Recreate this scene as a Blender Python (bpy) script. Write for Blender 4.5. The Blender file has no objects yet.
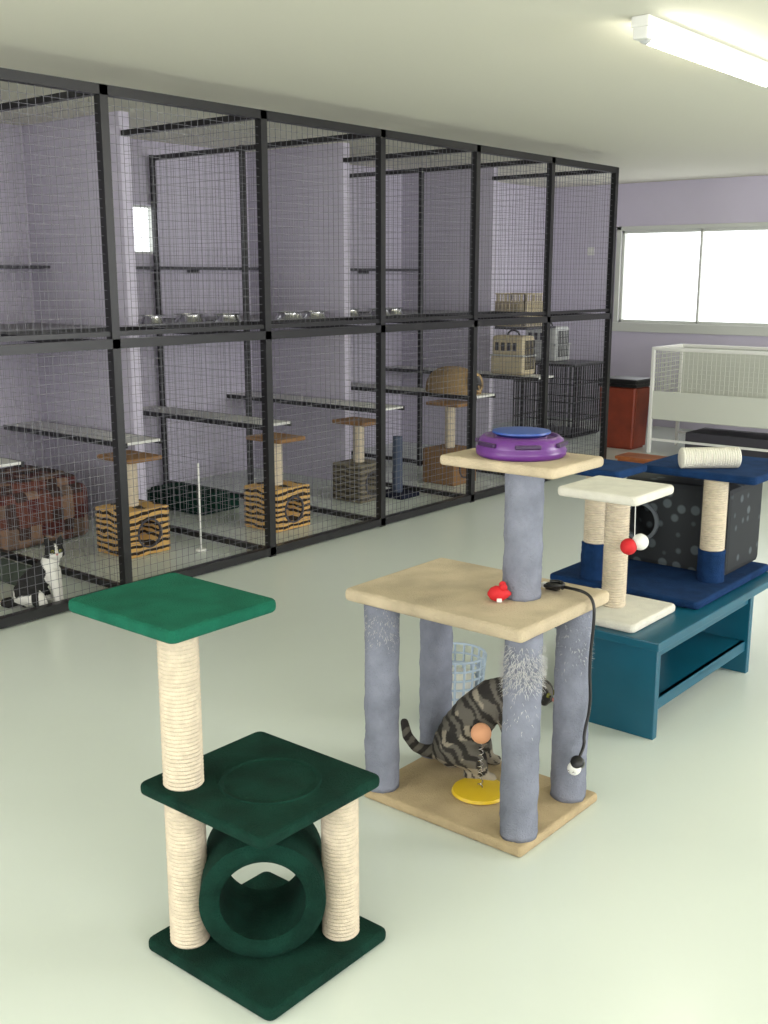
import bpy, bmesh, math, random
from mathutils import Vector, Matrix, noise
random.seed(4)
S=bpy.context.scene
C=S.collection
try:
    S.view_settings.view_transform='Standard'
    S.view_settings.look='None'
except Exception as e: print(e)

# ------------------------------------------------------------------ materials
def lin(c):
    return tuple(((x/255)/12.92 if x/255<=0.04045 else ((x/255+0.055)/1.055)**2.4) for x in c)
def mat(name,col,rough=0.6,var=0.0,vscale=4,bump=0.0,bscale=80,metal=0.0,col2=None,spec=None,emit=0,bdist=0.004):
    m=bpy.data.materials.new(name); m.use_nodes=True
    nt=m.node_tree; b=nt.nodes['Principled BSDF']
    c=lin(col); b.inputs['Base Color'].default_value=(*c,1)
    b.inputs['Roughness'].default_value=rough; b.inputs['Metallic'].default_value=metal
    if spec is not None: b.inputs['Specular IOR Level'].default_value=spec
    tc=nt.nodes.new('ShaderNodeTexCoord')
    if var>0 or col2:
        n=nt.nodes.new('ShaderNodeTexNoise'); n.inputs['Scale'].default_value=vscale; n.inputs['Detail'].default_value=5
        nt.links.new(tc.outputs['Object'],n.inputs['Vector'])
        r=nt.nodes.new('ShaderNodeValToRGB')
        c2=lin(col2) if col2 else tuple(x*(1-var) for x in c)
        r.color_ramp.elements[0].position=0.35; r.color_ramp.elements[1].position=0.65
        r.color_ramp.elements[0].color=(*c2,1); r.color_ramp.elements[1].color=(*c,1)
        nt.links.new(n.outputs['Fac'],r.inputs['Fac']); nt.links.new(r.outputs['Color'],b.inputs['Base Color'])
    if bump>0:
        n2=nt.nodes.new('ShaderNodeTexNoise'); n2.inputs['Scale'].default_value=bscale; n2.inputs['Detail'].default_value=3
        nt.links.new(tc.outputs['Object'],n2.inputs['Vector'])
        bp=nt.nodes.new('ShaderNodeBump'); bp.inputs['Strength'].default_value=bump; bp.inputs['Distance'].default_value=bdist
        nt.links.new(n2.outputs['Fac'],bp.inputs['Height']); nt.links.new(bp.outputs['Normal'],b.inputs['Normal'])
    if emit:
        b.inputs['Emission Color'].default_value=(*c,1); b.inputs['Emission Strength'].default_value=emit
    return m
def stripemat(name,c1,c2,scale=14,dist=6,rough=.9,direction='Z'):
    m=bpy.data.materials.new(name); m.use_nodes=True
    nt=m.node_tree; b=nt.nodes['Principled BSDF']; b.inputs['Roughness'].default_value=rough
    tc=nt.nodes.new('ShaderNodeTexCoord')
    w=nt.nodes.new('ShaderNodeTexWave'); w.bands_direction=direction
    w.inputs['Scale'].default_value=scale; w.inputs['Distortion'].default_value=dist; w.inputs['Detail'].default_value=2
    nt.links.new(tc.outputs['Object'],w.inputs['Vector'])
    r=nt.nodes.new('ShaderNodeValToRGB'); r.color_ramp.elements[0].position=.38; r.color_ramp.elements[1].position=.5
    r.color_ramp.elements[0].color=(*lin(c1),1); r.color_ramp.elements[1].color=(*lin(c2),1)
    nt.links.new(w.outputs['Fac'],r.inputs['Fac']); nt.links.new(r.outputs['Color'],b.inputs['Base Color'])
    return m
def patchmat(name,cols,scale=12):
    m=bpy.data.materials.new(name); m.use_nodes=True
    nt=m.node_tree; b=nt.nodes['Principled BSDF']; b.inputs['Roughness'].default_value=.95
    tc=nt.nodes.new('ShaderNodeTexCoord')
    v=nt.nodes.new('ShaderNodeTexVoronoi'); v.distance='CHEBYCHEV'; v.inputs['Scale'].default_value=scale; v.inputs['Randomness'].default_value=.25
    nt.links.new(tc.outputs['Object'],v.inputs['Vector'])
    s=nt.nodes.new('ShaderNodeSeparateColor'); nt.links.new(v.outputs['Color'],s.inputs['Color'])
    r=nt.nodes.new('ShaderNodeValToRGB'); r.color_ramp.interpolation='CONSTANT'
    r.color_ramp.elements[0].color=(*lin(cols[0]),1)
    r.color_ramp.elements[1].position=1/len(cols); r.color_ramp.elements[1].color=(*lin(cols[1]),1)
    for i,c in enumerate(cols[2:],2):
        e=r.color_ramp.elements.new(i/len(cols)); e.color=(*lin(c),1)
    nt.links.new(s.outputs['Red'],r.inputs['Fac']); nt.links.new(r.outputs['Color'],b.inputs['Base Color'])
    return m
def spotmat(name,base,spot,scale=12,thr=.22):
    m=bpy.data.materials.new(name); m.use_nodes=True
    nt=m.node_tree; b=nt.nodes['Principled BSDF']; b.inputs['Roughness'].default_value=.8
    tc=nt.nodes.new('ShaderNodeTexCoord')
    v=nt.nodes.new('ShaderNodeTexVoronoi'); v.inputs['Scale'].default_value=scale; v.inputs['Randomness'].default_value=.6
    nt.links.new(tc.outputs['Object'],v.inputs['Vector'])
    r=nt.nodes.new('ShaderNodeValToRGB'); r.color_ramp.elements[0].position=thr; r.color_ramp.elements[1].position=thr+.1
    r.color_ramp.elements[0].color=(*lin(spot),1); r.color_ramp.elements[1].color=(*lin(base),1)
    nt.links.new(v.outputs['Distance'],r.inputs['Fac']); nt.links.new(r.outputs['Color'],b.inputs['Base Color'])
    return m
def vcolmat(name,rough=.85):
    m=bpy.data.materials.new(name); m.use_nodes=True
    nt=m.node_tree; b=nt.nodes['Principled BSDF']; b.inputs['Roughness'].default_value=rough
    a=nt.nodes.new('ShaderNodeVertexColor'); a.layer_name='Col'
    nt.links.new(a.outputs['Color'],b.inputs['Base Color'])
    tc=nt.nodes.new('ShaderNodeTexCoord'); n=nt.nodes.new('ShaderNodeTexNoise'); n.inputs['Scale'].default_value=250
    nt.links.new(tc.outputs['Object'],n.inputs['Vector'])
    bp=nt.nodes.new('ShaderNodeBump'); bp.inputs['Strength'].default_value=.5; bp.inputs['Distance'].default_value=.004
    nt.links.new(n.outputs['Fac'],bp.inputs['Height']); nt.links.new(bp.outputs['Normal'],b.inputs['Normal'])
    return m

M_floor=mat('painted_floor',(214,222,212),.22,var=.05,vscale=.8,bump=.05,bscale=6,spec=.5)
M_ceil=mat('ceiling_paint',(226,224,208),.8,bump=.1,bscale=40)
M_wall=mat('lilac_paint',(202,196,212),.75,var=.05,vscale=1.5,bump=.08,bscale=30)
M_frame=mat('black_steel',(20,20,22),.4)
M_wire=mat('galvanised_wire',(104,104,110),.5,metal=.1)
M_white=mat('white_paint',(228,228,222),.45)
M_cream=mat('cream_metal',(205,208,196),.5)
M_winframe=mat('window_frame_white',(205,208,200),.5)
M_dshelf=mat('shelf_laminate',(140,138,142),.5)
M_dark=mat('dark_wood_shelf',(60,58,66),.6)
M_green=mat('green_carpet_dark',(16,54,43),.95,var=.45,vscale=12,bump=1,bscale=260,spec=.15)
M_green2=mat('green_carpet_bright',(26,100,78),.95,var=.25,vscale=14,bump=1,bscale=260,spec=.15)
M_beige=mat('beige_carpet',(204,188,160),.95,var=.28,vscale=7,bump=1,bscale=220,spec=.15)
M_beigeb=mat('beige_carpet_base',(192,172,136),.95,var=.25,vscale=7,bump=1,bscale=220,spec=.15)
M_grey=mat('grey_blue_carpet',(136,140,154),.95,var=.25,vscale=16,bump=1,bscale=220,spec=.15)
M_fluff=mat('frayed_fibre',(190,190,190),.95)
M_sisal=mat('sisal_rope',(216,203,180),.9,var=.15,vscale=60,bump=.8,bscale=300)
M_wcarp=mat('white_carpet',(226,223,210),.95,var=.1,vscale=20,bump=1,bscale=220,spec=.15)
M_blue=mat('blue_carpet',(24,54,96),.95,var=.3,vscale=18,bump=1,bscale=220,spec=.15)
M_navy=mat('navy_carpet',(30,34,52),.95,var=.3,vscale=18,bump=1,bscale=220,spec=.15)
M_teal=mat('teal_paint',(8,84,106),.35,var=.12,vscale=6)
M_purple=mat('purple_plastic',(96,44,122),.35)
M_slot=mat('dark_purple_slot',(50,22,66),.4)
M_bluepl=mat('blue_plastic',(36,72,150),.4)
M_red=mat('red_felt',(200,26,34),.7)
M_yel=mat('yellow_plastic',(226,190,40),.4)
M_ball=mat('peach_felt_ball',(232,170,130),.8)
M_black=mat('black_rubber',(14,14,15),.4)
M_metal=mat('steel_bowl_metal',(190,190,190),.25,metal=1)
M_tiger=stripemat('tiger_stripe_fabric',(40,28,18),(206,164,96),scale=9,dist=5)
M_tiger2=stripemat('grey_stripe_fabric',(70,64,56),(120,112,92),scale=9,dist=5)
M_mound=stripemat('tan_stripe_plush',(120,96,62),(176,148,104),scale=18,dist=4)
M_brown=mat('brown_carpet',(140,104,66),.95,bump=1,bscale=200)
M_patch=patchmat('patchwork_fabric',[(100,58,48),(66,48,44),(138,108,88),(86,40,38),(112,90,76)],scale=14)
M_paw=spotmat('dark_spotted_fabric',(24,28,32),(74,82,86),scale=17,thr=.26)
M_bin=mat('red_brown_bin',(134,56,34),.5,var=.25,vscale=7)
M_wood=mat('orange_wood',(160,92,48),.5,var=.2,vscale=9)
M_beigepl=mat('beige_plastic',(196,182,150),.5)
M_ltgrey=mat('light_grey_plastic',(190,192,190),.5)
M_tube=mat('fluorescent_tube',(255,250,232),.4,emit=22)
M_eye=mat('cat_eye_amber',(120,120,50),.1)
M_nose=mat('cat_nose_pink',(200,130,120),.5)
M_fur=vcolmat('cat_fur')

# ------------------------------------------------------------------ helpers
def grp(name,loc=(0,0,0),rz=0):
    e=bpy.data.objects.new(name,None); e.location=loc; e.rotation_euler=(0,0,rz); e.empty_display_size=.1
    C.objects.link(e); return e
def link(name,me,m,parent=None,loc=(0,0,0),rot=(0,0,0),smooth=False):
    o=bpy.data.objects.new(name,me); C.objects.link(o)
    if m is not None: me.materials.append(m)
    o.location=loc; o.rotation_euler=rot
    if parent: o.parent=parent
    if smooth:
        for p in me.polygons: p.use_smooth=True
    return o
def box(name,c,s,m,parent=None,bev=0.0,rot=(0,0,0),seg=2):
    bm=bmesh.new(); bmesh.ops.create_cube(bm,size=1)
    bmesh.ops.scale(bm,vec=s,verts=bm.verts)
    if bev>0: bmesh.ops.bevel(bm,geom=bm.edges[:],offset=bev,segments=seg,profile=.6,affect='EDGES')
    me=bpy.data.meshes.new(name); bm.to_mesh(me); bm.free()
    return link(name,me,m,parent,c,rot,smooth=False)
def span(name,x0,x1,y0,y1,z0,z1,m,parent=None,bev=0):
    return box(name,((x0+x1)/2,(y0+y1)/2,(z0+z1)/2),(abs(x1-x0),abs(y1-y0),abs(z1-z0)),m,parent,bev)
def lathe(name,prof,m,parent=None,loc=(0,0,0),rot=(0,0,0),n=40,close=False):
    bm=bmesh.new(); rings=[]
    for r,z in prof:
        rings.append([bm.verts.new((r*math.cos(2*math.pi*i/n),r*math.sin(2*math.pi*i/n),z)) for i in range(n)])
    for a,b in zip(rings[:-1],rings[1:]):
        for i in range(n): bm.faces.new((a[i],a[(i+1)%n],b[(i+1)%n],b[i]))
    if close:
        a,b=rings[-1],rings[0]
        for i in range(n): bm.faces.new((a[i],a[(i+1)%n],b[(i+1)%n],b[i]))
    else:
        bm.faces.new(list(reversed(rings[0]))); bm.faces.new(rings[-1])
    bmesh.ops.recalc_face_normals(bm,faces=bm.faces)
    me=bpy.data.meshes.new(name); bm.to_mesh(me); bm.free()
    o=link(name,me,m,parent,loc,rot,smooth=True)
    md=o.modifiers.new('es','EDGE_SPLIT'); md.split_angle=math.radians(50)
    return o
def cyl(name,c,r,h,m,parent=None,rot=(0,0,0),n=32,bev=.003):
    b=min(bev,r*.3)
    return lathe(name,[(r-b,-h/2),(r,-h/2+b),(r,h/2-b),(r-b,h/2)],m,parent,c,rot,n)
def sisal(name,x,y,z0,z1,r,m,parent,pitch=.009,rot=(0,0,0)):
    k=max(2,int((z1-z0)/pitch)); prof=[]
    for i in range(k*4+1):
        t=i/(k*4); prof.append((r-.0035*abs(math.cos(math.pi*t*k))**2,(z1-z0)*t))
    return lathe(name,prof,m,parent,(x,y,z0),rot,n=28)
def carpetpost(name,x,y,z0,z1,r,m,parent,seed=0):
    n=30; k=40; bm=bmesh.new(); rings=[]
    for j in range(k+1):
        z=(z1-z0)*j/k; ring=[]
        for i in range(n):
            a=2*math.pi*i/n
            rr=r+.004*noise.noise(Vector((math.cos(a)*2.2+seed,math.sin(a)*2.2,z*18)))+.002*noise.noise(Vector((math.cos(a)*9,math.sin(a)*9+seed,z*90)))
            ring.append(bm.verts.new((rr*math.cos(a),rr*math.sin(a),z)))
        rings.append(ring)
    for a,b in zip(rings[:-1],rings[1:]):
        for i in range(n): bm.faces.new((a[i],a[(i+1)%n],b[(i+1)%n],b[i]))
    bm.faces.new(list(reversed(rings[0]))); bm.faces.new(rings[-1])
    me=bpy.data.meshes.new(name); bm.to_mesh(me); bm.free()
    return link(name,me,m,parent,(x,y,z0),smooth=True)
def plate(name,x0,x1,y0,y1,z0,z1,m,parent,seed=0,corner=.02):
    bm=bmesh.new(); bmesh.ops.create_cube(bm,size=1)
    bmesh.ops.scale(bm,vec=(x1-x0,y1-y0,z1-z0),verts=bm.verts)
    ve=[e for e in bm.edges if abs(e.verts[0].co.z-e.verts[1].co.z)>1e-5]
    bmesh.ops.bevel(bm,geom=ve,offset=corner,segments=4,profile=.5,affect='EDGES')
    he=[e for e in bm.edges if abs(e.verts[0].co.z-e.verts[1].co.z)<1e-5 and len(e.link_faces)==2 and abs(e.link_faces[0].normal.z-e.link_faces[1].normal.z)>.5]
    bmesh.ops.bevel(bm,geom=he,offset=(z1-z0)*.35,segments=3,profile=.5,affect='EDGES')
    me=bpy.data.meshes.new(name); bm.to_mesh(me); bm.free()
    return link(name,me,m,parent,((x0+x1)/2,(y0+y1)/2,(z0+z1)/2),smooth=False)
def curve(name,pts,r,m,parent=None,loc=(0,0,0)):
    cu=bpy.data.curves.new(name,'CURVE'); cu.dimensions='3D'; cu.bevel_depth=r; cu.bevel_resolution=3; cu.use_fill_caps=True
    sp=cu.splines.new('NURBS'); sp.points.add(len(pts)-1); sp.use_endpoint_u=True; sp.order_u=3
    for p,q in zip(sp.points,pts): p.co=(*q,1)
    cu.materials.append(m)
    o=bpy.data.objects.new(name,cu); C.objects.link(o); o.location=loc
    if parent: o.parent=parent
    return o
def bars(name,segs,w,m,parent=None,loc=(0,0,0)):
    vs=[];fs=[]
    for a,b in segs:
        a=Vector(a);b=Vector(b);d=(b-a).normalized()
        up=Vector((0,0,1)) if abs(d.z)<.9 else Vector((1,0,0))
        s=d.cross(up).normalized()*w/2; t=d.cross(s).normalized()*w/2
        i=len(vs)
        for p in (a,b):
            vs+= [tuple(p+s+t),tuple(p-s+t),tuple(p-s-t),tuple(p+s-t)]
        for k in range(4): fs.append((i+k,i+(k+1)%4,i+4+(k+1)%4,i+4+k))
        fs.append((i,i+3,i+2,i+1)); fs.append((i+4,i+5,i+6,i+7))
    me=bpy.data.meshes.new(name); me.from_pydata(vs,[],fs); me.update()
    return link(name,me,m,parent,loc)
def grid_segs(o,u,v,lu,lv,sp):
    o=Vector(o);u=Vector(u);v=Vector(v); segs=[]
    n=int(lu/sp)
    for i in range(1,n+1):
        p=o+u*(i*sp); segs.append((p,p+v*lv))
    n=int(lv/sp)
    for i in range(1,n+1):
        p=o+v*(i*sp); segs.append((p,p+u*lu))
    return segs
def apply_bool(o,cutter):
    md=o.modifiers.new('b','BOOLEAN'); md.operation='DIFFERENCE'; md.object=cutter; md.solver='EXACT'
    dg=bpy.context.evaluated_depsgraph_get(); dg.update()
    me=bpy.data.meshes.new_from_object(o.evaluated_get(dg)); o.modifiers.clear(); o.data=me
    bpy.data.objects.remove(cutter)

# ------------------------------------------------------------------ room
XL,XR,YN,YF,H=-6.25,3.0,-3.0,10.3,2.42
span('floor',XL-.1,XR+.1,YN-.1,YF+.1,-.1,0,M_floor)
span('ceiling',XL-.1,XR+.1,YN-.1,YF+.1,H,H+.1,M_ceil)
def wall_with_holes(name,axis,pos,t,a0,a1,holes,m):
    bm=bmesh.new()
    def addb(p0,p1,z0,z1):
        if p1-p0<1e-4 or z1-z0<1e-4: return
        r=bmesh.ops.create_cube(bm,size=1)['verts']
        if axis=='x':
            bmesh.ops.scale(bm,vec=(t,p1-p0,z1-z0),verts=r); bmesh.ops.translate(bm,vec=(pos,(p0+p1)/2,(z0+z1)/2),verts=r)
        else:
            bmesh.ops.scale(bm,vec=(p1-p0,t,z1-z0),verts=r); bmesh.ops.translate(bm,vec=((p0+p1)/2,pos,(z0+z1)/2),verts=r)
    cur=a0
    for h in sorted(holes):
        addb(cur,h[0],0,H); addb(h[0],h[1],0,h[2]); addb(h[0],h[1],h[3],H); cur=h[1]
    addb(cur,a1,0,H)
    me=bpy.data.meshes.new(name); bm.to_mesh(me); bm.free()
    return link(name,me,m)
W1=(-5.37,-3.55,1.04,1.96)
wall_with_holes('wall_far','y',YF+.06,.12,XL-.1,XR+.1,[W1],M_wall)
W2=(4.48,5.06,1.66,1.99)
wall_with_holes('wall_left','x',XL-.05,.1,YN,YF,[W2],M_wall)
W3=(-4.5,-1.5,.9,2.1); W3b=(-.5,2.4,.9,2.1)
wall_with_holes('wall_near','y',YN-.06,.12,XL-.1,XR+.1,[W3,W3b],M_wall)
W4=(-1.5,1.5,.9,2.1); W5=(4.5,7.5,.9,2.1)
wall_with_holes('wall_right','x',XR+.06,.12,YN,YF,[W4,W5],M_wall)
for i,y in enumerate((4.05,5.96,7.84,2.11)):
    span('wall_partition_%d'%(i+1),XL,-5.28,y-.03,y+.04,0,H,M_wall)
def window(name,axis,pos,a0,a1,z0,z1,mull,f=.04):
    g=grp(name,(0,0,0))
    def p(n,b0,b1,c0,c1,d=.05,off=0):
        if axis=='y': span(n,b0,b1,pos-d/2+off,pos+d/2+off,c0,c1,M_winframe,g,.004)
        else: span(n,pos-d/2+off,pos+d/2+off,b0,b1,c0,c1,M_winframe,g,.004)
    p('frame_bottom',a0,a1,z0,z0+f); p('frame_top',a0,a1,z1-f,z1); p('frame_side_1',a0,a0+f,z0,z1); p('frame_side_2',a1-f,a1,z0,z1)
    for i,mm in enumerate(mull): p('mullion_%d'%i,mm-.012,mm+.012,z0,z1)
    return g
g=window('window_1','y',YF+.03,W1[0],W1[1],W1[2],W1[3],[-4.52],f=.03)
span('trim_1',W1[0]-.09,W1[1]+.09,YF-.03,YF,W1[2]-.09,W1[2],M_winframe,None,.004)
span('trim_2',W1[0]-.05,W1[0],YF-.02,YF,W1[2],W1[3]+.04,M_winframe,None,.003)
span('trim_3',W1[0]-.05,W1[1]+.05,YF-.02,YF,W1[3],W1[3]+.04,M_winframe,None,.003)
span('trim_4',W1[1],W1[1]+.05,YF-.02,YF,W1[2],W1[3]+.04,M_winframe,None,.003)
window('window_2','x',XL-.07,*W2,[],f=.015)
window('unseen_window_3','y',YN-.03,*W3,[-3.0]); window('unseen_window_4','y',YN-.03,*W3b,[.95])  # unseen windows behind the camera, added to let light in
window('unseen_window_5','x',XR+.03,*W4,[0]); window('unseen_window_6','x',XR+.03,*W5,[6.0])  # unseen right-hand windows, also added for their light
span('baseboard_far',XL,XR,YF-.015,YF,0,.08,M_wall,None,.003)
span('baseboard_right',XR-.015,XR,YN,YF,0,.08,M_wall,None,.003)

# ------------------------------------------------------------------ cat pens
PX=-4.15; PH=2.32; PY=[1.10,2.09,3.07,4.04,4.985,5.94,6.86,7.80]; BK=-6.2
pen=grp('cat_pen_enclosure',(PX,3.07,0))
def L(p): return (p[0]-PX,p[1]-3.07,p[2])
fr=[]
for y in PY: fr.append((L((PX,y,0)),L((PX,y,PH))))
for z in (PH-.02,1.2,.03): fr.append((L((PX,PY[0],z)),L((PX,PY[-1],z))))
bars('front_frame',fr,.043,M_frame,pen)
bars('front_mid_rail',[(L((PX,PY[0],1.245)),L((PX,PY[-1],1.245)))],.022,M_frame,pen)
fd=[]
for i,y in enumerate(PY):
    if i<1: continue
    odd = i in (2,4,6)
    xe = BK if odd else -5.275
    for z in (PH-.02,1.2,.03): fd.append((L((PX,y,z)),L((xe,y,z))))
    if odd:
        fd.append((L((-5.3,y,0)),L((-5.3,y,PH)))); fd.append((L((BK,y,0)),L((BK,y,PH))))
bars('divider_frame',fd,.03,M_frame,pen)
sp=.04
seg=grid_segs(L((PX,PY[0],0)),(0,1,0),(0,0,1),PY[-1]-PY[0],PH,sp)
bars('front_wire_mesh',seg,.0017,M_wire,pen)
seg=[]
for i,y in enumerate(PY):
    if i<1: continue
    xe = BK if i in (2,4,6) else -5.27
    seg+=grid_segs(L((xe,y,0)),(1,0,0),(0,0,1),PX-xe,PH,sp)
bars('divider_wire_mesh',seg,.0012,M_wire,pen)

def pairspan(i): return [(2.155,4.015),(4.095,5.925),(6.005,7.805)][i]
for i in range(3):
    a,b=pairspan(i)
    s=grp('pen_upper_platform',(-5.75,(a+b)/2,1.2))
    box('board',(0,0,0),(.98,b-a-.01,.02),M_dshelf,s,.003)
    box('edge_strip',(.5,0,0),(.02,b-a-.01,.03),M_frame,s)
    s=grp('wall_ledge_shelf',(-6.14,(a+b)/2,1.56))
    box('board',(0,0,0),(.22,b-a-.01,.018),M_dark,s,.002)
    for k in (-.3,.3): box('bracket_%d'%(k>0),(-.05,k,-.02),(.12,.012,.03),M_dark,s)
for (y,xe,z) in ((3.87,-4.99,.57),(4.82,-4.86,.585),(5.78,-4.7,.61),(6.70,-4.55,.63),(7.64,-4.6,.70),(2.9,-4.9,.57)):
    s=grp('pen_perch_shelf',((xe+XL)/2,y,z)); lx=xe-XL-.01
    box('board',(0,0,0),(lx,.24,.016),M_white,s,.003)
    box('front_rail',(0,-.125,-.008),(lx,.02,.03),M_frame,s,.002)
    box('back_rail',(0,.125,-.008),(lx,.02,.03),M_frame,s,.002)
def bowl(x,y,z,r=.085,m=M_metal):
    lathe('pet_food_bowl',[(r*.98,0),(r*.75,.035),(r*.78,.05),(r*1.0,.052),(r*.96,.048),(r*.72,.046),(r*.6,.012),(.002,.01)],m,None,(x,y,z),n=32)
for x,y,r in ((-5.6,4.45,.085),(-5.62,4.78,.11),(-5.42,4.93,.1),(-5.36,5.45,.11),(-5.38,5.72,.1),(-5.55,6.3,.085),(-5.4,6.47,.09),(-5.45,6.7,.085)):
    bowl(x,y,1.211,r)

def condo(x,y,m,ptop=.55,top=True,pm=M_brown,w=.29,h=.26):
    g=grp('cat_condo_with_post',(x,y,0))
    b=box('cube_hideaway',(0,0,h/2),(w,w,h),m,g,.012)
    bpy.context.view_layer.update()
    cme=cyl('cut',(x+w/2-.04,y,h*.48),.075,.2,None,None,(0,math.pi/2,0)); cme.modifiers.clear()
    apply_bool(b,cme)
    lathe('hole_rim',[(.072,-.006),(.082,-.006),(.082,.006),(.072,.006)],M_dark,g,(w/2,0,h*.48),(0,math.pi/2,0),close=True)
    sisal('sisal_post',0,0,h,ptop-.02,.04,M_sisal,g)
    if top: plate('perch',-.15,.15,-.115,.115,ptop-.025,ptop,pm,g)
    return g
condo(-4.82,3.63,M_tiger,.545)
condo(-4.64,4.58,M_tiger,.56)
condo(-4.80,5.53,M_tiger2,w=.26)
condo(-4.70,6.45,M_brown,.6)
g=grp('striped_cat_cube',(-4.66,2.45,0)); box('body',(0,0,.13),(.3,.3,.26),M_tiger,g,.02)
lathe('opening_rim',[(.07,-.006),(.082,-.006),(.082,.008),(.07,.008)],M_dark,g,(.15,0,.13),(0,math.pi/2,0),close=True)
cyl('opening_dark_disc',(.148,0,.13),.07,.008,M_black,g,(0,math.pi/2,0))  # flat black disc painted in for the shade of a hollow
def softblock(name,c,s,m,parent,bev,amp=.012,seed=0):
    bm=bmesh.new(); bmesh.ops.create_cube(bm,size=1); bmesh.ops.scale(bm,vec=s,verts=bm.verts)
    bmesh.ops.bevel(bm,geom=bm.edges[:],offset=bev,segments=5,profile=.5,affect='EDGES')
    bmesh.ops.subdivide_edges(bm,edges=[e for e in bm.edges if e.calc_length()>.08],cuts=3,use_grid_fill=True)
    for v in bm.verts:
        n=noise.noise_vector(v.co*5+Vector((seed,0,0))); v.co+=n*amp
    zmin=min(v.co.z for v in bm.verts)
    for v in bm.verts: v.co.z-=zmin+s[2]/2
    me=bpy.data.meshes.new(name); bm.to_mesh(me); bm.free()
    return link(name,me,m,parent,c,smooth=True)
g=grp('patchwork_cat_bed',(-5.6,3.38,0))
softblock('box_cushion',(0,0,.16),(.62,.62,.32),M_patch,g,.045,seed=3,amp=.01)
softblock('top_pad',(.0,.0,.34),(.54,.54,.07),M_patch,g,.03,seed=8,amp=.01)
g=grp('green_cat_bed',(-5.5,4.62,0)); box('tray',(0,0,.05),(.6,.34,.1),M_green,g,.02); box('cushion',(0,0,.1),(.52,.26,.05),M_green,g,.02)
g=grp('floor_mat',(-4.95,2.93,0)); box('mat',(0,0,.006),(.5,.24,.012),mat('grey_green_mat',(96,108,98),.95,bump=.8,bscale=200),g,.004)
g=grp('blue_scratching_post',(-4.66,5.78,0)); box('base',(0,0,.015),(.24,.2,.03),M_navy,g,.006); carpetpost('post',0,0,.03,.42,.035,mat('slate_carpet',(70,80,100),.95,bump=1,bscale=200),g)
g=grp('feather_wand_toy',(-4.52,3.86,0)); cyl('wand',(0,0,.25),.006,.5,M_white,g); cyl('foot',(0,0,.008),.03,.016,M_white,g)
def dome(name,loc,sx,sy,sz,m):
    g=grp(name,loc)
    prof=[(1,0),(1.02,.08),(1.0,.3),(.93,.52),(.78,.74),(.55,.9),(.3,.98),(.02,1.0)]
    o=lathe('plush_shell',prof,m,g,n=36); o.scale=(sx,sy,sz)
    lathe('doorway_rim',[(.055,-.01),(.075,-.01),(.08,0),(.075,.012),(.055,.01)],m,g,(sx*.93,-sy*.1,sz*.42),(0,math.radians(80),0),close=True)
    cyl('doorway_dark_disc',(sx*.93,-sy*.1,sz*.42),.058,.02,M_black,g,(0,math.radians(80),0))  # black disc in place of the shade inside; the shell has no hole
    return g
dome('plush_cat_cave',(-4.85,6.69,.639),.24,.14,.2,M_mound)
def carrier(loc,s=(.36,.26,.28),m=M_beigepl,rz=0):
    g=grp('pet_carrier',loc,rz); x,y,z=s
    box('lower_shell',(0,0,z*.24),(x,y,z*.46),m,g,.025,seg=3)
    box('upper_shell',(0,0,z*.72),(x*.97,y*.97,z*.5),m,g,.035,seg=3)
    box('seam',(0,0,z*.48),(x*1.03,y*1.04,.014),M_ltgrey,g,.004)
    seg=[]
    for i in range(7):
        yy=-y*.32+i*y*.64/6; seg.append(((x*.51,yy,z*.15),(x*.51,yy,z*.85)))
    for i in range(5):
        zz=z*.15+i*z*.7/4; seg.append(((x*.51,-y*.34,zz),(x*.51,y*.34,zz)))
    bars('wire_door',seg,.005,M_frame,g)
    for k in range(4): box('vent_%d'%k,(-x*.3+k*x*.18,-y*.487,z*.7),(x*.1,.01,z*.2),M_dark,g)
    curve('handle',[(-.06,0,z*.95),(-.05,0,z+.03),(.05,0,z+.03),(.06,0,z*.95)],.008,M_dark,g)
carrier((-4.93,7.64,.709),(.32,.2,.33))
s=grp('wall_bracket_shelf',(-5.72,8.5,1.05)); box('board',(0,0,0),(1.06,.5,.02),M_dark,s,.003); box('bracket_1',(-.35,-.1,-.1),(.35,.03,.18),M_dark,s); box('bracket_2',(-.35,.1,-.1),(.35,.03,.18),M_dark,s)
g=grp('wire_storage_basket',(-5.45,8.5,1.06))
seg=[]
for zz in (0.01,.08,.15,.22,.29):
    for a,b in (((-.2,-.2),(.2,-.2)),((.2,-.2),(.2,.2)),((.2,.2),(-.2,.2)),((-.2,.2),(-.2,-.2))): seg.append(((*a,zz),(*b,zz)))
for i in range(11):
    t=-.2+i*.04
    for p in ((t,-.2),(t,.2),(.2,t),(-.2,t)): seg.append(((*p,.01),(*p,.29)))
bars('basket_wires',seg,.009,M_beigepl,g); box('folded_towels',(0,0,.12),(.36,.36,.2),M_beigepl,g,.02)

g=grp('wire_dog_crate',(-5.42,9.2,0))
seg=[];X,Y,Z=.33,.26,.68
loop=lambda zz:[((a[0],a[1],zz),(b[0],b[1],zz)) for a,b in (((-X,-Y),(X,-Y)),((X,-Y),(X,Y)),((X,Y),(-X,Y)),((-X,Y),(-X,-Y)))]
for zz in (.02,Z): seg+=loop(zz)
for i in range(15):
    t=-X+i*2*X/14
    for yy in (-Y,Y): seg.append(((t,yy,.02),(t,yy,Z)))
for i in range(13):
    t=-Y+i*2*Y/12
    for xx in (-X,X): seg.append(((xx,t,.02),(xx,t,Z)))
for k in range(1,4): seg+=loop(Z*k/4)
bars('crate_wires',seg,.010,M_frame,g); box('tray',(0,0,.02),(2*X-.02,2*Y-.02,.03),M_frame,g,.004); box('top_board',(0,0,Z+.01),(2*X+.04,2*Y+.04,.025),M_frame,g,.004)
carrier((-5.55,9.2,.703),(.36,.28,.34),M_ltgrey)

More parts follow.
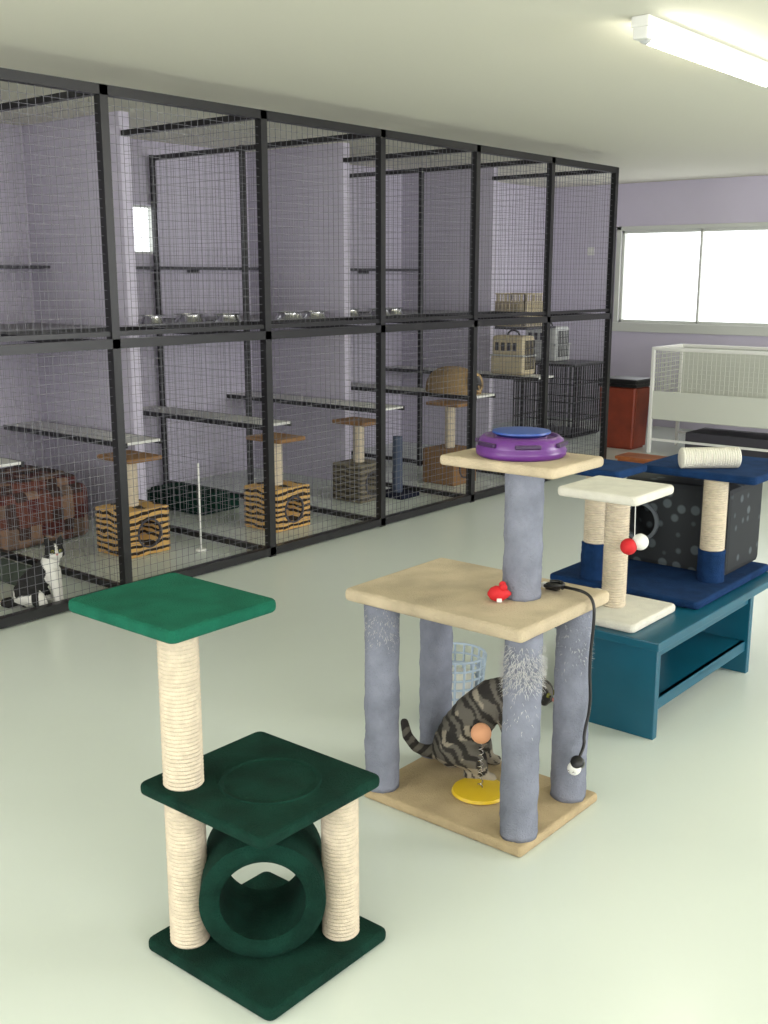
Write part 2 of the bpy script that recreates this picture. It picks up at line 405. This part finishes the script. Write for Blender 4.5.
# bin
g=grp('waste_bin',(-4.5,8.82,0))
bm=bmesh.new(); bmesh.ops.create_cube(bm,size=1)
for v in bm.verts:
    k=1.0 if v.co.z>0 else .9
    v.co=Vector((v.co.x*.36*k,v.co.y*.3*k,(v.co.z+.5)*.56))
bmesh.ops.bevel(bm,geom=bm.edges[:],offset=.02,segments=3,affect='EDGES')
me=bpy.data.meshes.new('body'); bm.to_mesh(me); bm.free(); link('body',me,M_bin,g)
box('rim',(0,0,.565),(.38,.32,.03),M_black,g,.008); box('lid',(0,0,.6),(.37,.31,.045),M_black,g,.018)
# white cot
g=grp('white_wire_cot',(-3.25,8.95,0))
hw=.92
box('top_rail_front',(0,-.28,.9),(2*hw,.03,.03),M_white,g,.008); box('top_rail_back',(0,.28,.9),(2*hw,.03,.03),M_white,g,.008)
for xx in (-hw,hw):
    box('end_rail_%d'%(xx>0),(xx,0,.9),(.03,.59,.03),M_white,g,.008)
    for yy in (-.28,.28): box('leg_%d%d'%(xx>0,yy>0),(xx,yy,.45),(.03,.03,.9),M_white,g,.006)
box('front_panel',(0,-.285,.42),(2*hw,.012,.24),M_cream,g,.003); box('tray_base',(0,0,.31),(2*hw,.56,.03),M_cream,g,.004)
box('back_panel',(0,.285,.6),(2*hw,.012,.58),M_cream,g,.003)
box('lower_rail_front',(0,-.28,.12),(2*hw,.02,.02),M_white,g,.004); box('lower_rail_back',(0,.28,.12),(2*hw,.02,.02),M_white,g,.004)
box('under_cot_shade_box',(.1,.05,.1),(1.5,.4,.18),M_dark,g,.01)  # dark box added to stand for the shadow under the cot
seg=grid_segs((-hw,-.28,.54),(1,0,0),(0,0,1),2*hw,.36,.04)
for xx in (-hw,hw): seg+=grid_segs((xx,-.28,.33),(0,1,0),(0,0,1),.56,.56,.04)
bars('wire_sides',seg,.004,M_cream,g)
g=grp('wooden_step',(-3.93,8.05,0)); box('tread',(0,0,.06),(.36,.24,.025),M_wood,g,.004); box('riser',(0,-.1,.03),(.32,.02,.05),M_wood,g); box('riser_back',(0,.1,.03),(.32,.02,.05),M_wood,g)
box('wall_note_yellow',(XL+.004,8.95,1.72),(.006,.13,.15),M_yel)
box('wall_note_white',(-5.72,YF-.004,1.76),(.08,.006,.08),M_white)

# ------------------------------------------------------------------ ceiling lights
def fixture(x,y):
    g=grp('fluorescent_ceiling_light',(x,y,H))
    box('housing',(0,0,-.02),(.07,1.3,.04),M_white,g,.006)
    for k in (-1,1):
        box('lampholder_%d'%(k>0),(0,k*.625,-.05),(.06,.04,.06),M_white,g,.008)
        cyl('endcap_%d'%(k>0),(0,k*.6,-.07),.021,.03,M_ltgrey,g,(math.pi/2,0,0))
    cyl('tube',(0,0,-.07),.019,1.19,M_tube,g,(math.pi/2,0,0))
for x,y in ((-1.95,4.45),(-1.93,-.6),(.8,4.47),(.8,-.6),(-1.93,8.7)): fixture(x,y)  # first fixture is in view; the others are added out of view for brightness

# ------------------------------------------------------------------ green cat tree
g=grp('green_cat_tree',(-1.61,1.54,0))
plate('base',-.21,.195,-.195,.19,0,.03,M_green,g)
sisal('tall_post',-.128,-.13,.03,.785,.045,M_sisal,g)
sisal('short_post',.118,.108,.03,.39,.043,M_sisal,g)
plate('middle_platform',-.21,.185,-.195,.18,.385,.413,M_green,g)
lathe('seat_ring',[(.098,-.004),(.104,.003),(.112,.0035),(.118,-.004)],M_green,g,(.01,.0,.413),close=True,n=56)
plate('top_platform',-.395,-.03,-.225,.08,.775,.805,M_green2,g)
R1,R2,LL=.138,.094,.1
prof=[(R1,-LL),(R1,LL),(R1-.012,LL+.01),(R2+.012,LL+.01),(R2,LL),(R2,-LL),(R2+.012,-LL-.01),(R1-.012,-LL-.01)]
lathe('tunnel',prof,M_green,g,(-0.015,-.005,.03+R1+.002),(math.pi/2,0,math.radians(45)),n=56,close=True)

# ------------------------------------------------------------------ beige cat tree
g=grp('beige_cat_tree',(-1.64,2.42,0))
def l2(x,y): return x+1.64,y-2.42
plate('base',-.28,.27,-.2,.22,0,.03,M_beigeb,g,corner=.012)
PO=((-1.42,2.285),(-1.885,2.27),(-1.43,2.565),(-1.90,2.55))
for i,(x,y) in enumerate(PO):
    a,b=l2(x,y); carpetpost('post_%d'%i,a,b,.03,.6,.05,M_grey,g,seed=i*7)
plate('main_platform',-.335,.265,-.215,.25,.597,.635,M_beige,g,corner=.015)
a,b=l2(-1.54,2.46); carpetpost('upper_post',a,b,.635,.995,.053,M_grey,g,seed=31)
plate('top_platform',-.12,.25,-.06,.21,.993,1.022,M_beige,g,corner=.015)
vs=[];fs=[]
def fray(cx,cy,z0,z1,n,r=.052,ln=.035,a0=0,a1=2*math.pi):
    for _ in range(n):
        a=random.uniform(a0,a1); z=random.gauss((z0+z1)/2,(z1-z0)/4); z=min(max(z,z0),z1)
        p=Vector((cx+r*math.cos(a),cy+r*math.sin(a),z)); d=Vector((math.cos(a)+random.uniform(-.8,.8),math.sin(a)+random.uniform(-.8,.8),random.uniform(-1.2,.5))).normalized()
        w=Vector((-math.sin(a),math.cos(a),random.uniform(-.5,.5))).normalized()*.0008
        q=p
        for k in range(4):
            i=len(vs); ww=w*(1-k/4.5); vs.extend([tuple(q-ww),tuple(q+ww)])
            if k: fs.append((i-2,i-1,i+1,i))
            q=q+d*(ln*random.uniform(.5,1)/3); d=(d+Vector((0,0,-.35))+Vector((random.uniform(-.3,.3),)*3)).normalized()
a,b=l2(*PO[0]); fray(a,b,.45,.575,1700,ln=.02); fray(a,b,.3,.47,80,ln=.012)
a,b=l2(*PO[1]); fray(a,b,.46,.59,260,ln=.009,a0=-2.5,a1=.5)
a,b=l2(*PO[2]); fray(a,b,.4,.59,200,ln=.012)
me=bpy.data.meshes.new('frayed_fibres'); me.from_pydata(vs,[],fs); link('frayed_fibres',me,M_fluff,g)

def ballprof(r): return [(.001,-r)]+[(r*math.cos(q),r*math.sin(q)) for q in [math.radians(dd) for dd in range(-75,76,15)]]+[(.001,r)]
g=grp('ball_track_cat_toy',(-1.58,2.5,1.022))
lathe('track_base',[(.116,0),(.123,.006),(.124,.02),(.119,.026),(.119,.03),(.114,.046),(.104,.056),(.098,.056),(.094,.048),(.075,.046),(.07,.055),(.002,.055)],M_purple,g,n=56)
lathe('centre_cover',[(.066,.055),(.08,.063),(.079,.068),(.05,.072),(.002,.073)],M_bluepl,g,n=48)
for k in range(6):
    a=k*math.pi/3+.2; box('slot_%d'%k,(.1175*math.cos(a),.1175*math.sin(a),.038),(.012,.07,.012),M_slot,g,.004,(0,0,a))
g=grp('red_mouse_toy',(-1.56,2.375,.637),math.radians(40))
lathe('body',[(.004,-.03),(.016,-.022),(.022,-.008),(.021,.008),(.012,.024),(.003,.034)],M_red,g,(0,0,.021),(0,math.pi/2,0),n=20)
for s_ in (-1,1): cyl('ear_%d'%(s_>0),(.012,s_*.014,.042),.01,.004,M_red,g,(math.radians(90),0,0),n=16,bev=.001)
box('tag',(.0,-.02,.008),(.014,.01,.01),M_white,g,.002)
g=grp('black_power_cord',(-1.49,2.56,.636))
curve('cable',[(-.02,0,.012),(.02,.01,.014),(.06,-.01,.02),(.1,-.01,.018),(.128,-.015,.0),(.135,-.02,-.05),(.13,-.03,-.18),(.136,-.02,-.3),(.13,-.045,-.38),(.138,-.05,-.41),(.14,-.08,-.43)],.0045,M_black,g)
pl=grp('plug',(.14,-.09,-.445)); pl.parent=g
cyl('plug_body',(0,0,0),.018,.035,M_black,pl,(math.radians(60),0,.3)); cyl('plug_face',(0,-.018,-.01),.019,.01,M_white,pl,(math.radians(60),0,.3))
for k in (-1,1): cyl('pin_%d'%(k>0),(k*.008,-.032,-.017),.003,.02,M_metal,pl,(math.radians(60),0,.3),n=10,bev=.0005)
curve('coil',[(.02,.0,.012),(.0,.03,.014),(-.03,.02,.014),(-.03,-.02,.014),(.0,-.025,.02),(.03,.0,.022),(.0,.02,.025),(-.02,.0,.025)],.005,M_black,g)
box('inline_switch',(-.01,0,.012),(.04,.025,.02),M_black,g,.006); box('switch_tip',(-.035,-.005,.014),(.014,.018,.014),M_white,g,.003)
g=grp('spring_ball_toy',(-1.635,2.415,.031))
lathe('disc_base',[(.078,0),(.083,.004),(.079,.012),(.04,.016),(.002,.018)],M_yel,g)
hp=[(.008*math.cos(t*.9),.008*math.sin(t*.9),.016+t*.0026) for t in range(56)]
curve('spring',hp,.0014,M_metal,g)
lathe('felt_ball',ballprof(.03),M_ball,g,(0,0,.185),n=24)
g=grp('wire_wastepaper_basket',(-2.05,2.86,0))
seg=[];N=20
for k in range(8):
    zz=.01+k*.033; r=.085+.02*k/7
    for i in range(N):
        a=2*math.pi*i/N; b_=2*math.pi*(i+1)/N; seg.append(((r*math.cos(a),r*math.sin(a),zz),(r*math.cos(b_),r*math.sin(b_),zz)))
for i in range(N):
    a=2*math.pi*i/N; seg.append(((.085*math.cos(a),.085*math.sin(a),.01),(.105*math.cos(a),.105*math.sin(a),.24)))
bars('lattice',seg,.006,mat('pale_grey_blue_plastic',(178,194,212),.4),g); cyl('bottom',(0,0,.006),.085,.012,M_bluepl,g); cyl('liner_contents',(0,0,.09),.07,.15,M_white,g)

# ------------------------------------------------------------------ teal table and trees on it
TX0,TX1,TY0,TY1=-1.93,-1.42,3.1,4.25
g=grp('teal_coffee_table',((TX0+TX1)/2,(TY0+TY1)/2,0))
w=TX1-TX0; d=TY1-TY0
box('top',(0,0,.335),(w,d,.03),M_teal,g,.004)
box('end_panel_1',(.06,-d/2+.05,.16),(w-.16,.03,.32),M_teal,g,.003)
box('end_panel_2',(.06,d/2-.3,.16),(w-.16,.03,.32),M_teal,g,.003)
box('apron',(w/2-.04,-.1,.3),(.02,d-.34,.04),M_teal,g,.003)
box('lower_shelf',(.06,-.12,.12),(w-.18,d-.38,.02),M_teal,g,.003)
box('shelf_rail',(w/2-.04,-.12,.11),(.02,d-.38,.04),M_teal,g,.003)
g=grp('white_cat_tree',(-1.70,3.27,.35))
plate('base',-.15,.175,-.14,.19,0,.03,M_wcarp,g)
sisal('post',0.01,.03,.03,.425,.043,M_sisal,g)
plate('top_platform',-.14,.16,-.135,.155,.425,.458,M_wcarp,g)
t=grp('dangling_toy',(.105,-.03,.275)); t.parent=g
curve('string',[(0,0,.15),(0,.0,.1),(.003,0,.02)],.0015,M_white,t)
lathe('white_ball',ballprof(.028),M_white,t,(.014,.02,.006),n=20)
lathe('red_ball',ballprof(.028),M_red,t,(-.012,-.012,-.008),n=20)
g=grp('blue_cat_tree',(-1.75,3.7,.35))
plate('base',-.33,.28,-.19,.5,0,.03,M_blue,g)
carpetpost('left_post_sleeve',-.165,-.13,.03,.17,.05,M_blue,g,3)
sisal('left_post',-.165,-.13,.17,.44,.046,M_sisal,g)
plate('left_platform',-.32,-.02,-.25,-.01,.44,.47,M_blue,g)
carpetpost('right_post_sleeve',.19,.12,.03,.15,.05,M_blue,g,9)
sisal('right_post',.19,.12,.15,.42,.046,M_sisal,g)
plate('right_platform',-.1,.36,.06,.52,.42,.45,M_blue,g)
o=sisal('bolster_perch',0,0,0,.2,.04,M_wcarp,g); o.location=(.07,.085,.489); o.rotation_euler=(0,math.pi/2,math.radians(42))
dv=Vector((math.cos(math.radians(42)),math.sin(math.radians(42)),0))
for i,k in enumerate((-.004,.204)):
    q=Vector((.07,.085,.489))+dv*k; cyl('bolster_cap_%d'%i,tuple(q),.039,.01,M_wcarp,g,(0,math.pi/2,math.radians(42)))
g=grp('spotted_cat_cube',(-1.75,4.06,.38))
b=box('cube',(0,0,.17),(.44,.34,.34),M_paw,g,.02)
cme=cyl('cut',(-1.75-.14,4.06-.14,.38+.17),.07,.2,None,None,(math.pi/2,0,0)); cme.modifiers.clear()
bpy.context.view_layer.update(); apply_bool(b,cme)
lathe('window_rim',[(.066,-.005),(.08,-.005),(.08,.008),(.066,.008)],mat('grey_trim',(96,102,108),.8),g,(-.14,-.172,.17),(math.pi/2,0,0),close=True,n=30)

# ------------------------------------------------------------------ cats
def cat(name,loc,rz,chains,ears,colfn,headfn=None,eyes=None,nose=None,vox=.0045,scale=1):
    bm=bmesh.new()
    def sph(p,r):
        res=bmesh.ops.create_icosphere(bm,subdivisions=2,radius=r)['verts']
        bmesh.ops.translate(bm,vec=p,verts=res)
    for ch,ishead in chains:
        for a,b in zip(ch[:-1],ch[1:]):
            pa,pb=Vector(a[:3]),Vector(b[:3]); n=max(1,int((pb-pa).length/(min(a[3],b[3])*.3)))
            for i in range(n+1):
                t=i/n; p=pa.lerp(pb,t)
                if ishead and headfn: p=headfn(p)
                sph(p,a[3]+(b[3]-a[3])*t)
        if len(ch)==1:
            p=Vector(ch[0][:3])
            if ishead and headfn: p=headfn(p)
            sph(p,ch[0][3])
    for e in ears:
        base,tip,r=Vector(e[0]),Vector(e[1]),e[2]
        if headfn: base,tip=headfn(base),headfn(tip)
        for i in range(9):
            t=i/8; sph(base.lerp(tip,t),r*(1-t)+.0035)
    me=bpy.data.meshes.new('t'); bm.to_mesh(me); bm.free()
    o=bpy.data.objects.new('t',me); C.objects.link(o)
    md=o.modifiers.new('r','REMESH'); md.mode='VOXEL'; md.voxel_size=vox
    sm=o.modifiers.new('s','SMOOTH'); sm.factor=.6; sm.iterations=3
    dg=bpy.context.evaluated_depsgraph_get(); dg.update()
    me2=bpy.data.meshes.new_from_object(o.evaluated_get(dg)); bpy.data.objects.remove(o)
    ca=me2.color_attributes.new('Col','FLOAT_COLOR','POINT')
    for v in me2.vertices:
        ca.data[v.index].color=(*lin(colfn(v.co)),1)
    me2.materials.clear()
    g=grp(name,loc,rz); g.scale=(scale,)*3
    link('body_fur',me2,M_fur,g,smooth=True)
    def ball(nm,p,r,m):
        if headfn: p=headfn(Vector(p))
        lathe(nm,ballprof(r),m,g,p,n=14)
    for i,e in enumerate(eyes or []):
        ball('eye_%d'%i,e,.0075,M_eye)
        d=Vector(e)+Vector((.005,0.0015*(1 if e[1]>0 else -1),0)); ball('pupil_%d'%i,tuple(d),.004,M_black)
    if nose: ball('nose',nose,.0055,M_nose)
    return g
def head_chains(hx,hz):
    return [([(hx-.012,0,hz,.042),(hx+.008,0,hz-.002,.040)],True),
            ([(hx+.0,-.016,hz-.012,.03),(hx+.0,.016,hz-.012,.03)],True),
            ([(hx+.028,-.009,hz-.017,.017),(hx+.028,.009,hz-.017,.017)],True),
            ([(hx+.03,0,hz-.004,.015),(hx+.042,0,hz-.011,.011)],True),
            ([(hx+.03,0,hz-.026,.012)],True)]
hx,hz=.07,.272
piv=Vector((.055,0,.255)); HA=math.radians(-68)
def hf_bw(p):
    return piv+Matrix.Rotation(HA,3,'Z')@(Vector(p)-piv)
ch=[([(-.075,0,.068,.066),(-.055,0,.1,.068),(-.025,0,.14,.06),(.01,0,.18,.05),(.035,0,.21,.042),(.05,0,.245,.034)],False),
    ([(.045,-.026,.165,.032),(.06,-.027,.09,.019),(.064,-.027,.03,.015),(.07,-.027,.016,.016),(.086,-.027,.013,.014)],False),
    ([(.045,.026,.165,.032),(.06,.027,.09,.019),(.064,.027,.03,.015),(.07,.027,.016,.016),(.086,.027,.013,.014)],False),
    ([(-.07,-.035,.075,.05),(-.02,-.052,.06,.036),(.005,-.056,.03,.022),(-.02,-.056,.016,.015),(.035,-.058,.014,.015)],False),
    ([(-.07,.035,.075,.05),(-.02,.052,.06,.036),(.005,.056,.03,.022),(-.02,.056,.016,.015),(.035,.058,.014,.015)],False),
    ([(-.12,0,.035,.022),(-.16,.0,.018,.016),(-.19,.03,.014,.014),(-.2,.08,.013,.012),(-.18,.12,.012,.01)],False)]+head_chains(hx,hz)
ears=[((hx-.012,-.026,hz+.03),(hx-.016,-.036,hz+.064),.015),((hx-.012,.026,hz+.03),(hx-.016,.036,hz+.064),.015)]
def col_bw(p):
    n=noise.noise(p*22)*.02
    hp=piv+Matrix.Rotation(-HA,3,'Z')@(p-piv)
    W=(222,220,214); B=(24,23,24)
    if p.z>.235 and (p-piv).length<.13:
        if hp.x>hx+.012 and ((hp.z<hz-.006 and abs(hp.y)<.028) or (abs(hp.y)<.004+(hz+.03-hp.z)*.1 and hp.x>hx+.02)): return W
        return B if hp.z>hz-.034 else W
    if p.z<.055+n and p.x>.0: return W
    if p.x+n>.035-.3*(p.z-.1) and p.z<.24: return W
    if p.x>-.04 and p.z<.1+n and abs(p.y)>.05: return W if p.x>-.01 else B
    if -.13<p.x<-.03 and .02<p.z+n*2<.085 and p.y<-.02: return W
    return B
cat('black_and_white_cat',(-4.275,2.70,0),math.radians(46),ch,ears,col_bw,hf_bw,
    eyes=[(hx+.041,-.017,hz+.004),(hx+.041,.017,hz+.004)],nose=(hx+.052,0,hz-.009),scale=1.02)
hx,hz=.2,.275
piv2=Vector((.17,0,.255))
def hf_t(p):
    m=Matrix.Rotation(math.radians(12),3,'Y')@Matrix.Rotation(math.radians(-20),3,'Z'); return piv2+m@(Vector(p)-piv2)
ch=[([(-.03,0,.075,.066),(-.005,0,.12,.07),(.03,0,.175,.066),(.075,0,.225,.058),(.12,0,.25,.048),(.16,0,.262,.038),(.18,0,.27,.036)],False),
    ([(.12,-.03,.21,.036),(.14,-.034,.11,.021),(.148,-.034,.04,.016),(.155,-.034,.017,.017),(.172,-.034,.014,.015)],False),
    ([(.12,.03,.21,.036),(.14,.034,.11,.021),(.148,.034,.04,.016),(.155,.034,.017,.017),(.172,.034,.014,.015)],False),
    ([(-.02,-.038,.085,.052),(.035,-.055,.065,.038),(.055,-.058,.035,.022),(.02,-.058,.017,.016),(.085,-.06,.014,.016)],False),
    ([(-.02,.038,.085,.052),(.035,.055,.065,.038),(.055,.058,.035,.022),(.02,.058,.017,.016),(.085,.06,.014,.016)],False),
    ([(-.08,0,.05,.024),(-.115,.0,.05,.018),(-.14,-.012,.065,.016),(-.163,-.02,.1,.0155),(-.172,-.02,.14,.013)],False)]+head_chains(hx,hz)
ears=[((hx-.012,-.026,hz+.03),(hx-.016,-.036,hz+.064),.015),((hx-.012,.026,hz+.03),(hx-.016,.036,hz+.064),.015)]
def col_t(p):
    A=(98,94,86); D=(38,35,32); Lc=(150,142,126)
    n=noise.noise(p*20); n2=noise.noise(p*60)
    if p.x<-.09:
        s=math.sin((p.x*-1+p.z)*150)
        return D if s>.1 or p.z>.13 else A
    if (p-Vector((hx,0,hz))).length<.075: s=math.sin(p.y*260+n*2)
    else: s=math.sin(((p.x+p.z*.9)*135)+n*5.5)+n2*.8
    if p.z<.05 and s<.6: return Lc
    return D if s>.1 else (A if n<.3 else Lc)
cat('tabby_cat',(-1.755,2.505,.03),math.radians(27),ch,ears,col_t,hf_t,
    eyes=[(hx+.041,-.017,hz+.004),(hx+.041,.017,hz+.004)],nose=(hx+.052,0,hz-.009),scale=1.06)

# ------------------------------------------------------------------ lights
wd=bpy.data.worlds.new('World'); S.world=wd; wd.use_nodes=True
bg=wd.node_tree.nodes['Background']; bg.inputs['Color'].default_value=(.95,.98,1,1); bg.inputs['Strength'].default_value=2.8
def area(name,loc,rot,sx,sy,p,col=(1,1,1)):
    l=bpy.data.lights.new(name,'AREA'); l.shape='RECTANGLE'; l.size=sx; l.size_y=sy; l.energy=p; l.color=col
    o=bpy.data.objects.new(name,l); o.location=loc; o.rotation_euler=rot; C.objects.link(o)
R90=math.pi/2
area('daylight_fill_near_1',(-3.0,YN+.02,1.5),(R90,0,0),2.9,1.1,100,(1,.99,.95))  # fill lamps added in the unseen near windows, standing in for daylight
area('daylight_fill_near_2',(.95,YN+.02,1.5),(R90,0,0),2.8,1.1,50,(1,.99,.95))
area('daylight_fill_right_1',(XR-.02,0,1.5),(R90,0,R90),2.9,1.1,90,(1,.99,.96))  # fill lamps added on the unseen right wall to brighten room and pens
area('daylight_fill_right_2',(XR-.02,6.0,1.5),(R90,0,R90),2.9,1.1,190,(.99,.99,1))

# ------------------------------------------------------------------ camera
cd=bpy.data.cameras.new('camera'); cam=bpy.data.objects.new('camera',cd); C.objects.link(cam)
cd.sensor_width=36; cd.lens=36*1080/1024; cd.clip_start=.05
cam.location=(0,0,1.5); cam.rotation_euler=(math.radians(90-12.28),0,math.radians(39.6))
S.camera=cam
